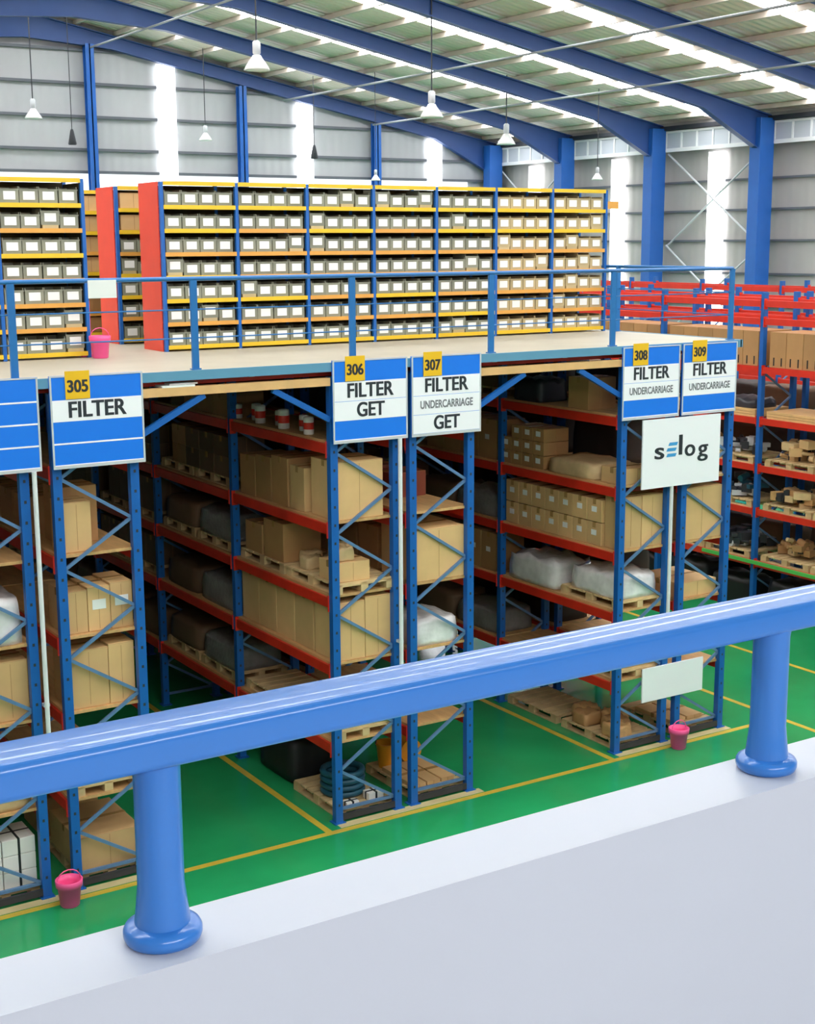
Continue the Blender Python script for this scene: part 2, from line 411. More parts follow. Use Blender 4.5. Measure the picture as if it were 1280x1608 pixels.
# ------------------------------------------------------------------ pallet racks
LV = (.915, 1.825, 2.595, 3.415, 4.295)   # beam tops
BAY = 2.47; NB = 8
up_m = MB().box(-.045, .045, -.04, .04, 0, 5.02); up_m.box(-.07, .07, -.07, .07, 0, .012)
for k in range(24): up_m.box(-.012, .012, -.0405, -.0395, .2+k*.2, .23+k*.2, 1)
up_m = up_m.mesh('upright', [m_rack, m_dark])
br = MB(); zz = 4.65; left = False
while zz > .3:
    a, b = (.08, .79) if left else (.79, .08)
    # zigzag of diagonals
    br.bar((a, 0, zz), (b, 0, zz-.45), .028, .032); zz -= .45; left = not left
br.bar((.08, 0, .15), (.79, 0, .15), .028, .032)
br_m = br.mesh('bracing', m_brace)
beam_m = MB().box(-.025, .025, .04, BAY-.04, -.11, 0); beam_m.box(-.04, .04, .04, .05, -.15, .03); beam_m.box(-.04, .04, BAY-.05, BAY-.04, -.15, .03)
beam_m = beam_m.mesh('beam', m_beam)
bd = MB()
bd.box(.03, .84, .02, BAY-.02, 0.0, .03, 0)
board_m = bd.mesh('shelf_board', m_board)
def rack(x0, y0, nb, label, levels=LV, top=None, um=up_m, boards=True, grp='blue and red pallet racks'):
    t = empty('pallet_rack', (x0, y0, 0)); tag(t, label, 'rack', grp)
    for k in range(nb+1):
        for dx in (.045, .825):
            inst(um, 'upright', (dx, k*BAY+.04, 0), t)
        inst(br_m, 'frame_bracing', (0, k*BAY+.05, 0), t)
    for k in range(nb):
        for z in levels:
            inst(beam_m, 'beam', (.025, k*BAY+.04, z), t); inst(beam_m, 'beam', (.845, k*BAY+.04, z), t)
            if boards: inst(board_m, 'shelf_board', (0, k*BAY+.04, z), t)
    # beams closing the rack foot and the guard along the floor
    MB().box(.09, .78, -.0, .03, .03, .10).build('foot_plate', m_dark, t)
    return t
RX = {'A1': 3.12, 'A2': 4.22, 'B1': 7.25, 'B2': 8.25, 'C1': 11.31, 'C2': 12.33}
NM = {'A1': 'plain blue sign', 'A2': '305 sign', 'B1': '306 sign', 'B2': '307 sign', 'C1': 'FILTER sign above the logo board, left one', 'C2': 'FILTER sign above the logo board, right one'}
SH = {'A1': 'leftmost rack', 'A2': '305 rack', 'B1': '306 rack', 'B2': '307 rack', 'C1': 'rack behind the logo board', 'C2': 'rack right of the logo board pole'}
for k in RX: rack(RX[k], 13.0, NB, 'blue pallet rack with red beams under the ' + NM[k])
# taller racks on the right side, open to the hall
u2 = MB().box(-.045, .045, -.04, .04, 0, 5.55).box(-.07, .07, -.07, .07, 0, .012).mesh('upright', m_rack)
LV2 = LV + (5.12, 5.42)
rack(18.0, 9.7, 6, 'tall open pallet rack at the right edge, front row, with empty red top beams', LV2, um=u2, boards=False, grp='open pallet racks on the right')
rack(19.1, 9.7, 6, 'tall open pallet rack at the right edge, standing behind the front row', LV2, um=u2, boards=False, grp='open pallet racks on the right')
rack(23.6, 17, 5, 'distant pallet rack with red top beam near the right wall', LV2, um=u2, boards=False, grp='open pallet racks on the right')

# ------------------------------------------------------------------ goods
MESH = {}
def carton_mesh(w_, d, h, kind):
    key = (round(w_, 3), round(d, 3), round(h, 3), kind)
    if key in MESH: return MESH[key]
    b = MB(); b.box(0, w_, 0, d, 0, h, 0, .006)
    # tape strip over the top seam and part way down the ends, slightly proud
    if kind != 'white':
        b.box(-.002, w_+.002, d/2-.03, d/2+.03, h-.07, h+.002, 1)
        b.box(.0, w_, -.001, .001, h*.985, h*.99, 2); b.box(w_/2-.002, w_/2+.002, -.002, .001, h*.05, h*.95, 2)
    else:
        b.box(-.003, w_+.003, d*.5-.012, d*.5+.012, -.0, h+.003, 2); b.box(w_*.5-.012, w_*.5+.012, -.003, d+.003, 0, h+.003, 2)
    base = {'tan': m_carton, 'brown': m_carton2, 'white': m_white_carton, 'maroon': m_redbox, 'deep': m_deepshade}[kind]
    me = b.mesh('carton', [base, m_tape, m_strap if kind == 'white' else m_carton2])
    MESH[key] = me; return me
lab_m = MB().box(-.002, 0, -.05, .05, -.035, .035).mesh('label', m_label)
labf_m = MB().box(-.07, .07, -.003, 0, -.05, .05).mesh('label', m_label)
def carton(x, y, z, w_, d, h, label, grp=None, kind='tan', sticker=None, fsticker=None, rz=0):
    o = inst(carton_mesh(w_, d, h, kind), 'cardboard_carton', (x, y, z), None, rz); tag(o, label, 'carton', grp)
    if sticker: inst(lab_m, 'label', (-.003, d*.5, h*sticker), o)
    if fsticker: inst(labf_m, 'label', (w_*fsticker, -.003, h*.6), o)
    return o
def pallet_mesh(w_, d):
    key = ('p', w_, d)
    if key in MESH: return MESH[key]
    b = MB()
    n = 7
    for k in range(n): 
        y = d*k/n; b.box(0, w_, y+.01, y+d/n-.02, .10, .122)
    for x in (0, w_/2-.045, w_-.09):
        for y in (0, d/2-.06, d-.12): b.box(x, x+.09, y, y+.12, .02, .10)
        b.box(x, x+.09, 0, d, 0, .02)
    for y in (0, d/2-.05, d-.1): b.box(0, w_, y, y+.1, .08, .10)
    MESH[key] = b.mesh('pallet', m_pallet); return MESH[key]
def pallet(x, y, z, w_, d, label, grp=None):
    return tag(inst(pallet_mesh(w_, d), 'wooden_pallet', (x, y, z)), label, 'pallet', grp)
def lump_mesh(w_, d, h, seed, m_, q=.06):
    rnd = random.Random(seed)
    bm = bmesh.new(); bmesh.ops.create_cube(bm, size=1)
    bmesh.ops.subdivide_edges(bm, edges=list(bm.edges), cuts=5, use_grid_fill=True)
    for v in bm.verts:
        x, y, z = v.co
        top = z > -.45
        n = math.sin(x*11+seed)*math.cos(y*13+seed*2)*.5+rnd.uniform(-.5, .5)
        r = 1-.08*(abs(x)*2)**4*(abs(y)*2)**4
        v.co = Vector((.5*w_+x*w_*r*(1-.1*max(0, z)), .5*d+y*d*r*(1-.1*max(0, z)), (z+.5)*h*(1-.10*((abs(x)*2)**4+(abs(y)*2)**4)/2) + (n*q*h if top else 0)))
        v.co.x = min(max(v.co.x, 0), w_); v.co.y = min(max(v.co.y, 0), d); v.co.z = max(v.co.z, 0)
    me = bpy.data.meshes.new('bundle'); bm.to_mesh(me); bm.free(); me.materials.append(m_)
    me.polygons.foreach_set('use_smooth', [True]*len(me.polygons)); return me
def bundle(x, y, z, w_, d, h, label, grp=None, m_=None, q=.06, name='wrapped_bundle', cat='bundle'):
    return tag(inst(lump_mesh(w_, d, h, int(x*31+y*17+z*7), m_ or m_film, q), name, (x, y, z)), label, cat, grp)
can_m = MB().lathe([(.045, 0), (.05, .005), (.05, .15), (.047, .165), (.03, .17)], 14).mesh('canister', m_can)
canb_m = MB().lathe([(.0503, .05), (.0506, .055), (.0506, .11), (.0503, .115)], 14).mesh('band', m_beam)
def canister(x, y, z, label, grp, s=1):
    o = tag(inst(can_m, 'filter_canister', (x, y, z), None, 0, (s, s, s)), label, 'canister', grp); inst(canb_m, 'band', (0, 0, 0), o)
B = .03   # board thickness
def zl(i): return LV[i]+B+.001

# ---- A1 (leftmost rack, half out of the frame)
r = 'A1'; x0 = RX[r]
pallet(x0+.1, 13.1, .0, .68, 1.1, 'low wooden pallet on the floor of the leftmost rack')
for i in range(3):
    for j in range(2):
        carton(x0+.1+.34*j, 13.14, .124+.17*i, .33, .42, .165, 'white strapped carton, %s layer at the foot of the leftmost rack, %s column' % (['bottom', 'middle', 'top'][i], ['left', 'right'][j]), 'white strapped cartons', 'white')
bundle(x0+.1, 13.1, zl(0), .68, 1.0, .3, 'beige wrapped bundle on the lowest shelf of the leftmost rack', None, m_pallet, .1)
for j in range(2): carton(x0+.1+.35*j, 13.12, zl(1), .34, .5, .6, '%s tan carton on the second shelf of the leftmost rack' % ['left', 'right'][j], 'tall tan cartons')
bundle(x0+.08, 13.08, zl(2), .7, .9, .45, 'white film-wrapped load on the third shelf of the leftmost rack')
carton(x0+.08, 13.15, zl(3), .42, .45, .5, 'tan carton on the fourth shelf of the leftmost rack')
# ---- A2
r = 'A2'; x0 = RX[r]
pallet(x0+.1, 13.1, 0, .68, 1.1, 'low wooden pallet on the floor of the 305 rack')
carton(x0+.1, 13.12, .124, .67, .9, .36, 'wide low tan carton at the foot of the 305 rack')
carton(x0+.14, 14.3, .0, .6, .8, .5, 'brown carton on the floor deep in the 305 rack', None, 'brown')
pallet(x0+.1, 13.08, zl(0), .68, 1.1, 'pallet on the lowest shelf of the 305 rack')
bundle(x0+.12, 13.1, zl(0)+.124, .62, .9, .18, 'pale flat bundle on the lowest shelf of the 305 rack', None, m_film, .1)
carton(x0+.1, 13.1, zl(1), .4, .5, .6, 'left tall tan carton on the second shelf of the 305 rack', 'tall tan cartons')
carton(x0+.505, 13.1, zl(1), .27, .5, .62, 'right narrow tan carton on the second shelf of the 305 rack', 'tall tan cartons')
for j in range(3): carton(x0+.09+.235*j, 13.12, zl(2), .23, .5, .43+.02*j, '%s tan carton in the row of three, third shelf of the 305 rack' % ['left', 'middle', 'right'][j], 'tan cartons in a row of three', 'tan', None, .5 if j > 0 else None)
carton(x0+.11, 13.12, zl(3), .29, .35, .5, 'upright tan carton on the fourth shelf of the 305 rack')
carton(x0+.2, 13.55, zl(3), .42, .4, .58, 'taller brown carton behind the upright one, fourth shelf of the 305 rack', None, 'brown')
for j in range(3): carton(x0+.1, 14.2+.5*j, zl(3), .5, .45, .4, 'brown carton deep on the fourth shelf of the 305 rack', 'deep brown cartons of the 305 rack', 'brown')
# ---- B1
r = 'B1'; x0 = RX[r]
pallet(x0+.09, 13.09, 0, .7, 1.1, 'wooden pallet with the dark hose coil on the floor of the 306 rack')
o = empty('hose_coil', (x0+.4, 13.55, .124)); tag(o, 'dark teal hose coil lying at the foot of the 306 rack', 'hose')
for k in range(4):
    MB().tube([(.23*math.cos(a*math.pi/12), .23*math.sin(a*math.pi/12), .04+k*.075) for a in range(24)], .038, 8, closed=True).build('loop', m_tealb, o)
carton(x0+.5, 13.12, .124, .2, .14, .09, 'small white box at the foot of the 306 rack', None, 'white')
carton(x0+.2, 13.1, .124, .16, .1, .05, 'flat white packet at the foot of the 306 rack', None, 'white')
bundle(x0+.12, 14.3, .02, .6, .9, .5, 'black covered load on the floor deep in the 306 rack', None, m_black, .12)
pallet(x0+.09, 13.06, zl(0), .7, 1.15, 'front pallet on the lowest shelf of the 306 rack')
pallet(x0+.09, 14.27, zl(0), .7, 1.15, 'second pallet on the lowest shelf of the 306 rack')
carton(x0+.09, 13.08, zl(1), .36, .5, .66, 'left tall tan carton on the second shelf of the 306 rack', 'tall tan cartons')
carton(x0+.455, 13.08, zl(1), .33, .5, .69, 'right tall tan carton on the second shelf of the 306 rack', 'tall tan cartons')
for j in range(4): carton(x0+.09, 13.62+.46*j, zl(1), .6, .45, .64, 'tall tan carton on the second shelf of the 306 rack, %s behind the end' % ordn(j), 'tall cartons on the second shelf of the 306 rack')
pallet(x0+.06, 13.04, zl(2), .74, 1.15, 'front pallet on the third shelf of the 306 rack')
pallet(x0+.06, 14.25, zl(2), .74, 1.15, 'second pallet on the third shelf of the 306 rack')
carton(x0+.1, 13.08, zl(2)+.124, .42, .4, .22, 'low open tan carton on the third shelf of the 306 rack')
for j in range(5):
    bundle(x0+.12+.12*(j % 3), 13.12+.23*j, zl(2)+.35 if j < 2 else zl(2)+.125, .24, .2, .14, 'small tan parts bag piled on the third shelf of the 306 rack', 'small parts bags', m_pallet, .2)
carton(x0+.08, 14.3, zl(2)+.124, .5, .5, .46, 'brown carton near the inner post, third shelf of the 306 rack', None, 'brown')
carton(x0+.08, 14.85, zl(2)+.124, .5, .45, .36, 'brown carton against the inner post, third shelf of the 306 rack', None, 'brown')
carton(x0+.10, 13.08, zl(3), .6, .55, .64, 'largest tan carton, on the fourth shelf of the 306 rack')
carton(x0+.06, 13.72, zl(3), .36, .34, .5, 'tan carton with darker flaps beside the largest carton, facing the aisle')
for j in range(3): carton(x0+.05, 14.1+.42*j, zl(3), .55, .4, .56-.04*j, 'brown carton facing the aisle, fourth shelf of the 306 rack', 'brown cartons on the fourth shelf of the 306 rack', 'brown')
for j in range(13): canister(x0+.12+.1*(j % 2), 13.7+.3*j, zl(4), 'white filter canister standing on the top shelf of the 306 rack', 'canisters on the top shelf of the 306 rack', 1+.5*random.random())
# ---- B2
r = 'B2'; x0 = RX[r]
pallet(x0+.09, 13.09, 0, .7, 1.1, 'wooden pallet with flat packages on the floor of the 307 rack')
for j in range(3): carton(x0+.12+.2*j, 13.15, .124, .18, .7, .05, 'flat tan package on the floor pallet of the 307 rack, %s one' % ['left', 'middle', 'right'][j], 'flat packages of the 307 rack')
o = empty('barrier_cone', (x0+.25, 13.95, .124)); tag(o, 'orange round bucket standing behind the flat packages, 307 rack', 'bucket')
MB().lathe([(.10, 0), (.13, .28), (.14, .29), (.14, .31), (.125, .31), (.095, .02)], 20).build('shell', m_orange, o)
MB().tube([(.135*math.cos(a), .04, .3+.16*math.sin(a)) for a in [i*math.pi/8 for i in range(9)]], .008, 6).build('handle', m_dark, o)
o.name = 'orange_bucket'
tag(MB().tube([(0, -.12, .15), (0, .12, .15)], .15, 20).build('paint_drum', m_orange, None, (x0+.56, 14.0, .125)), 'yellow orange drum lying at the foot of the 307 rack', 'drum')
bundle(x0+.1, 13.08, zl(1), .64, .8, .3, 'silvery film-wrapped load on the second shelf of the 307 rack')
carton(x0+.09, 13.07, zl(2), .69, .7, .6, 'wide tan carton on the third shelf of the 307 rack')
for j in range(3): carton(x0+.12, 13.9+.5*j, zl(2), .6, .45, .5, 'brown carton deep on the third shelf of the 307 rack', 'deep brown cartons of the 307 rack', 'brown')
for j in range(3): carton(x0+.3, 13.9+.6*j, zl(3), .5, .4, .3, 'maroon carton deep on the fourth shelf of the 307 rack', 'maroon cartons of the 307 rack', 'maroon')
# ---- C1
r = 'C1'; x0 = RX[r]
pallet(x0+.09, 13.09, 0, .7, 1.1, 'front pallet on the floor of the rack of the logo board rack')
pallet(x0+.09, 14.3, 0, .7, 1.1, 'second pallet on the floor of the rack of the logo board rack')
for j in range(5): bundle(x0+.12+.15*(j % 3), 13.12+.2*j, .124, .3, .3, .16, 'small tan sack on the floor pallet of the logo board rack', 'tan sacks', m_carton2 if j % 2 else m_board, .2)
pallet(x0+.06, 13.06, zl(0), .74, 1.15, 'pallet on the lowest shelf of the logo board rack')
bundle(x0+.1, 13.1, zl(0)+.124, .64, .9, .3, 'mixed wrapped load on the lowest shelf of the logo board rack', None, m_pallet, .15)
pallet(x0+.06, 13.06, zl(1), .74, 1.15, 'pallet on the second shelf of the logo board rack')
bundle(x0+.08, 13.08, zl(1)+.124, .68, 1.0, .3, 'film-wrapped load on the second shelf of the logo board rack', None, m_film, .15)
bundle(x0+.04, 14.3, zl(1)+.01, .68, 1.1, .36, 'dull film-wrapped load near the inner post, second shelf of the logo board rack', None, m_film, .15)
for j in range(2): carton(x0+.09+.35*j, 13.08, zl(2), .34, .3, .66, '%s tall tan carton on the third shelf of the logo board rack' % ['left', 'right'][j], 'tall tan cartons')
for j in range(7):
    for i in range(2): carton(x0+.05, 13.4+.29*j, zl(2)+.3*i, .5, .28, .29, 'tan carton with white sticker, third shelf of the logo board rack, %s row' % ['lower', 'upper'][i], 'stickered cartons, third shelf %s row' % ['lower', 'upper'][i], 'tan', .55)
carton(x0+.1, 13.08, zl(3), .5, .4, .2, 'low tan carton behind the logo board')
bundle(x0+.04, 13.55, zl(3), .7, 1.0, .2, 'low wrapped load beside the stickered stack, fourth shelf', None, m_pallet, .12)
for j in range(4):
    for i in range(3 if j < 3 else 2): carton(x0+.05, 14.6+.24*j, zl(3)+.18*i, .42, .23, .175, 'small stickered carton stacked on the fourth shelf of the logo board rack', 'small stickered cartons', 'brown', .6)
carton(x0+.05, 13.7, zl(4), .45, .4, .4, 'brown carton on the top shelf of the logo board rack', None, 'brown')
bundle(x0+.05, 14.7, zl(4), .5, .6, .3, 'dark wrapped load on the top shelf of the logo board rack', None, m_dark, .15)
# ---- C2
r = 'C2'; x0 = RX[r]
pallet(x0+.09, 13.09, 0, .7, 1.1, 'wooden pallet on the floor right of the logo board pole')
for j in range(2): carton(x0+.12+.3*j, 13.2, .124, .27, .7, .05, '%s flat tan package on the floor pallet right of the logo board pole' % ['left', 'right'][j], 'flat packages')
carton(x0+.1, 13.1, zl(1), .66, .8, .2, 'low wide tan carton on the second shelf right of the logo board pole')
carton(x0+.09, 13.07, zl(2), .69, .7, .68, 'wide tan carton on the third shelf right of the logo board pole')
carton(x0+.1, 13.1, zl(3), .4, .5, .35, 'brown carton just right of the logo board', None, 'brown')
tag(MB().box(0, .04, 0, 6, 0, .06).build('green_edging', m_green, None, (17.9, 12.3, .87)), 'bright green strip along the lowest shelf of the tall right rack', 'edging')

# ---- deep bays of the two aisle-facing racks; shade is put into their goods' colours
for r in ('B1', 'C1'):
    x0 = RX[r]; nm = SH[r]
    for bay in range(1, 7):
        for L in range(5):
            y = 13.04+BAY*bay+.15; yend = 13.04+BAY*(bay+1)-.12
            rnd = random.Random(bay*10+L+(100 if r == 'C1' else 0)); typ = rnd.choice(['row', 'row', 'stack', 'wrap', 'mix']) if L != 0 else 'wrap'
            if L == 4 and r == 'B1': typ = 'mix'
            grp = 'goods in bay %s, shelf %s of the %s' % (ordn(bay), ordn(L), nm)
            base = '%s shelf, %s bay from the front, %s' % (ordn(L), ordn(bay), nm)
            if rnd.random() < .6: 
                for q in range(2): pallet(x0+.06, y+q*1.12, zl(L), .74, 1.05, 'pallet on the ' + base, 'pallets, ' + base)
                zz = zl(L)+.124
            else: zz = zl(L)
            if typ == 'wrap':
                for q in range(2): bundle(x0+.06, y+q*1.12, zz, .7, 1.05, .28+.1*rnd.random(), 'dim wrapped load, ' + base, 'wrapped loads, ' + base, m_deepshade if q or bay > 1 else m_filmshade, .12)
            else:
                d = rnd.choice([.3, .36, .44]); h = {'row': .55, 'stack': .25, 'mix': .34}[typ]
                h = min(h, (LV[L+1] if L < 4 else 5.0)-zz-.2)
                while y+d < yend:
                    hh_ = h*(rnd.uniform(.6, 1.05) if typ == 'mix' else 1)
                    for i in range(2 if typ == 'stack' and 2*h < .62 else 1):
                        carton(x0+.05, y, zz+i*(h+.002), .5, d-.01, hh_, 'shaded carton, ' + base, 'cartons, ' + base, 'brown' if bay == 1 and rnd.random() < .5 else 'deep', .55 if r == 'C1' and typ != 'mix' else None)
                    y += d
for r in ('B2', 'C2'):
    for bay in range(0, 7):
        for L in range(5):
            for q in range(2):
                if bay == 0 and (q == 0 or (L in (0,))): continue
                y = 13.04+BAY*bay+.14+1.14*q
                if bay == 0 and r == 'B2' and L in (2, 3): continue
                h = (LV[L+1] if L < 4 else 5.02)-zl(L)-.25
                bundle(RX[r]+.1, y, zl(L), .66, 1.06, h, 'dark filler load, %s shelf of the %s' % (ordn(L), SH[r]), 'dark filler loads, %s shelf, %s' % (ordn(L), SH[r]), m_redbox if (bay+L+q) % 3 == 0 else m_darkfill, .04)  # loads added to block light and bright views through the racks
# ---- aisle-facing side of the 307 / right aisle is hidden; goods of the tall right racks
x0 = 18.0
slot_b = MB().box(0, .8, 0, .36, 0, .6, 0, .006)
for yy in (.09, .26): slot_b.box(-.002, .01, yy-.014, yy+.014, .03, .17, 1)
slot_m = slot_b.mesh('carton', [m_carton2, m_black])
def slotted(x, y, z, label, grp): return tag(inst(slot_m, 'cardboard_carton', (x, y, z)), label, 'carton', grp)
def jumble(x, y, z, w_, d, h, label, grp, mts, seed):
    rnd = random.Random(seed); b = MB()
    for q in range(26):
        px_, py_ = rnd.uniform(.08, w_-.08), rnd.uniform(.08, d-.08); s1, s2, s3 = rnd.uniform(.04, .11), rnd.uniform(.05, .16), rnd.uniform(.03, .08)
        zc = rnd.uniform(.03, h*(1-.5*abs(py_/d-.5)))
        a = rnd.uniform(0, 3.14); c_, s_ = math.cos(a), math.sin(a)
        if rnd.random() < .6:
            vs = [(px_+c_*u*s1-s_*v*s2, py_+s_*u*s1+c_*v*s2, max(0, zc+t*s3)) for t in (-1, 1) for v in (-1, 1) for u in (-1, 1)]
            b.add(vs, [(0, 2, 3, 1), (4, 5, 7, 6), (0, 1, 5, 4), (2, 6, 7, 3), (0, 4, 6, 2), (1, 3, 7, 5)], rnd.randrange(len(mts)))
        else: b.tube([(px_, py_, zc), (px_+c_*s2*1.4, py_+s_*s2*1.4, zc+rnd.uniform(0, .05))], s3*.7+.01, 10, rnd.randrange(len(mts)))
    o = b.build('parts_pile', mts, None, (x, y, z)); return tag(o, label, 'parts', grp, 'stuff')
for bay in range(1, 5):
    for q in range(2):
        y = 9.7+BAY*bay+.16+1.12*q
        for xx, rw in ((18.08, 'front'), (19.2, 'rear')):
            bundle(xx, y, .012, .7, 1.0, .5+.08*q, 'black covered load on the floor of the tall right rack, %s row' % rw, 'covered loads on the floor, %s row' % rw, m_black, .1)
for bay in range(1, 6):
    for L in range(4):
        for q in range(2):
            bundle(19.2, 9.7+BAY*bay+.16+1.14*q, LV[L]+.002, .72, 1.06, .42+.05*((bay+L) % 3), 'dark filler load on the %s shelf of the tall right rear rack' % ordn(L), 'dark filler loads, %s shelf, tall rear rack' % ordn(L), m_darkfill if (bay+L+q) % 3 else m_deepshade, .05)  # loads added to block the bright floor behind the front row
def dlab(s, L): return '%s on the %s shelf of the tall right rack' % (s, ordn(L))
for L in range(5):
    for bay in range(2, 5):
        y = 9.7+BAY*bay+.14; yend = 9.7+BAY*(bay+1)-.1
        z = LV[L]+.002
        where = ['', '', 'nearest bay', 'middle bay', 'farthest bay'][bay]
        if L == 4:
            k = 0
            while y+.37 < yend:
                slotted(18.04, y, z, 'tall brown carton in the long top row, ' + where, 'top row cartons, ' + where); y += .37
        elif L == 3:
            for q in range(2):
                tag(MB().box(0, .84, 0, 1.08, 0, .04).box(0, .84, 0, 1.08, .045, .085).box(0, .84, 0, 1.08, .09, .13).build('timber_stack', m_timber, None, (18.02, y+1.12*q, z)), 'stack of pale boards, fourth shelf of the tall right rack, ' + where, 'boards', 'pale board stacks, ' + where)
            bundle(18.1, y+.1, z+.132, .6, .8, .16, 'dark machine parts lying on pale boards, ' + where, None, m_dark, .3, 'machine_parts', 'parts')
        else:
            for q in range(2):
                pallet(18.02, y+1.12*q, z, .84, 1.08, 'pallet on the %s shelf of the tall right rack, ' % ordn(L) + where, 'pallets, %s shelf, ' % ordn(L) + where)
                mt = [[m_dark, m_carton2], [m_tealb, m_board], [m_dark, m_carton]][L][q]
                jumble(18.06, y+.05+1.12*q, z+.124, .7, .95, .26+.1*((q+L) % 2), 'loose pile of %s parts, %s shelf of the tall right rack, %s' % ('dark' if q == 0 else 'tan', ordn(L), where), None, [mt, m_dark, m_galv] if q == 0 else [mt, m_pallet, m_dark], int(L*10+bay*3+q))

# ------------------------------------------------------------------ mezzanine
DZ = 5.17
md = empty('mezzanine_deck', (0, 13, 0)); tag(md, 'pale mezzanine deck with blue edge resting on the pallet racks', 'mezzanine')
MB().box(-3.3, 13.22, -.02, 20.6, DZ-.03, DZ).build('deck_board', m_deck, md)
MB().box(-3.3, 13.24, -.05, -.02, DZ-.09, DZ+.005).box(13.22, 13.26, -.05, 20.6, DZ-.09, DZ+.005).build('edge_beam', m_deckedge, md)
MB().box(-3.3, 13.2, .05, 20.5, DZ-.036, DZ-.0305).build('underside_shade_sheet', m_dark, md)  # dark sheet added to deepen the shade under the deck
for x in [3.3+i*1.02 for i in range(10)] + [2.2, 1.2]:
    MB().box(x-.03, x+.03, .02, 20.6, DZ-.10, DZ-.037).build('joist', m_galv, md)
for k in range(8):
    MB().box(-3.3, 13.2, .14+k*2.47, .2+k*2.47, DZ-.149, DZ-.101).build('cross_beam', m_beam, md)
for (a, b) in ((5.13, 7.24), (9.14, 11.28), (.9, 3.1)):
    MB().box(a, b, -.04, .04, 4.93, 5.015).build('timber_beam', m_timber, md)
    for (xa, xb) in ((a, a+.68), (b, b-.66)):
        MB().bar((xa, .0, 4.57), (xb, .0, 4.92), .05, .06).build('knee_brace', m_rack, md)
tag(MB().box(0, .35, 0, .25, 0, .02).box(.1, .4, .05, .2, .02, .035).build('paper_sheet', m_label, None, (5.35, 12.96, 5.0155)), 'white paper sheets lying on the timber beam right of the 305 sign', 'paper')
# railing
rg = empty('mezzanine_railing', (0, 13, DZ)); tag(rg, 'thin blue safety railing along the edge of the mezzanine deck', 'railing')
pmz = MB().box(-.035, .035, -.015, .015, 0, .89).box(-.05, .05, -.03, .03, 0, .012).mesh('post', m_teal)
for x in (-1.48, .32, 2.12, 3.92, 5.74, 7.55, 9.36, 11.15, 13.1): inst(pmz, 'post', (x, .02, .0055), rg)
for y in (2.2, 4.4): inst(pmz, 'post', (13.1, y, .0055), rg)
MB().tube([(-3.3, .02, .9), (13.1, .02, .9), (13.1, 6, .9)], .022, 8).build('top_rail', m_teal, rg)
for z in (.32, .6): MB().tube([(-3.3, .02, z), (13.1, .02, z), (13.1, 6, z)], .008, 6).build('mid_rail', m_teal, rg)
tag(MB().box(0, .28, 0, .012, 0, .17).build('paper_notice', m_label, None, (4.65, 12.975, 5.905)), 'white paper notice hanging on the mezzanine railing', 'notice')
def bucket(x, y, z, label, s=1, pole=False):
    o = empty('pink_bucket', (x, y, z)); tag(o, label, 'bucket', 'pink buckets')
    MB().lathe([(.085, 0), (.095, .01), (.115, .2), (.13, .205), (.135, .27), (.125, .275), (.112, .21), (.085, .015)], 24).build('shell', m_pink, o)
    MB().tube([(.12*math.cos(a), 0, .26+.11*math.sin(a)) for a in [i*math.pi/8 for i in range(9)]], .006, 6).build('handle', m_pink, o)
    o.scale = (s, s, s); return o
bucket(4.08, 12.73, 0, 'pink bucket on the floor in front of the 305 rack')
bucket(12.15, 12.72, 0, 'pink bucket on the floor under the white board')
bucket(5.5, 15.05, DZ, 'pink bucket on the mezzanine deck beside the shelving', .9)
tag(MB().tube([(0, 0, .0), (0.0, .0, .62)], .02, 8).box(-.1, .1, -.03, .03, 0, .03).build('floor_wiper', m_pink, None, (5.47, 15.3, DZ)), 'pink floor wiper standing beside the pink bucket on the mezzanine', 'wiper')

# ------------------------------------------------------------------ bin shelving on the mezzanine
W = .945; PIT = .268; ZB = .055
NL = 7
up_s = MB().box(-.02, .02, 0, .045, 0, 1.94).mesh('upright', m_rack)
sh_y = MB().box(.02, W-.02, 0, .62, 0, .012).box(.02, W-.02, -.005, .0, -.032, .016).mesh('shelf', m_shelf_y)
sh_o = MB().box(.02, W-.02, 0, .62, 0, .012).box(.02, W-.02, -.005, .0, -.032, .016).mesh('shelf', m_shelf_o)
def shelving(x, y, nb, label, panel=True):
    t = empty('bin_shelving', (x, y, DZ+.001)); tag(t, label, 'shelving')
    for k in range(nb+1):
        for yy in (0, .58): inst(up_s, 'upright', (k*W, yy, 0), t)
    for k in range(nb):
        for l in range(NL+1):
            rnd = random.Random(k*9+l*5+int(x))
            inst(sh_y if (l in (0, 6, 7) or rnd.random() < .4) and not (3 <= l <= 4 and k > 1) else sh_o, 'shelf', (k*W, 0, ZB+l*PIT), t)
    MB().box(.02, nb*W-.02, .59, .6, .06, 1.92).build('back_panel', m_shelf_bk, t)
    if not panel: MB().box(nb*W-.012, nb*W-.006, .05, .58, .03, 1.9).build('end_panel', m_shelf_bk, t)
    if panel: MB().box(-.03, -.021, .05, .63, 0, 1.94).build('end_panel', m_red, t)
    return t
shelving(6.46, 15.45, 7, 'long bin shelving with a red end panel facing the mezzanine edge')
shelving(6.50, 16.98, 4, 'second row of bin shelving whose red end shows behind the first')
shelving(6.50, 18.45, 4, 'third row of bin shelving with brown boxes behind the second red end')
shelving(5.43-2*W, 15.2, 2, 'bin shelving at the left edge of the picture', False)
bw, bh, bdp = .205, .175, .3
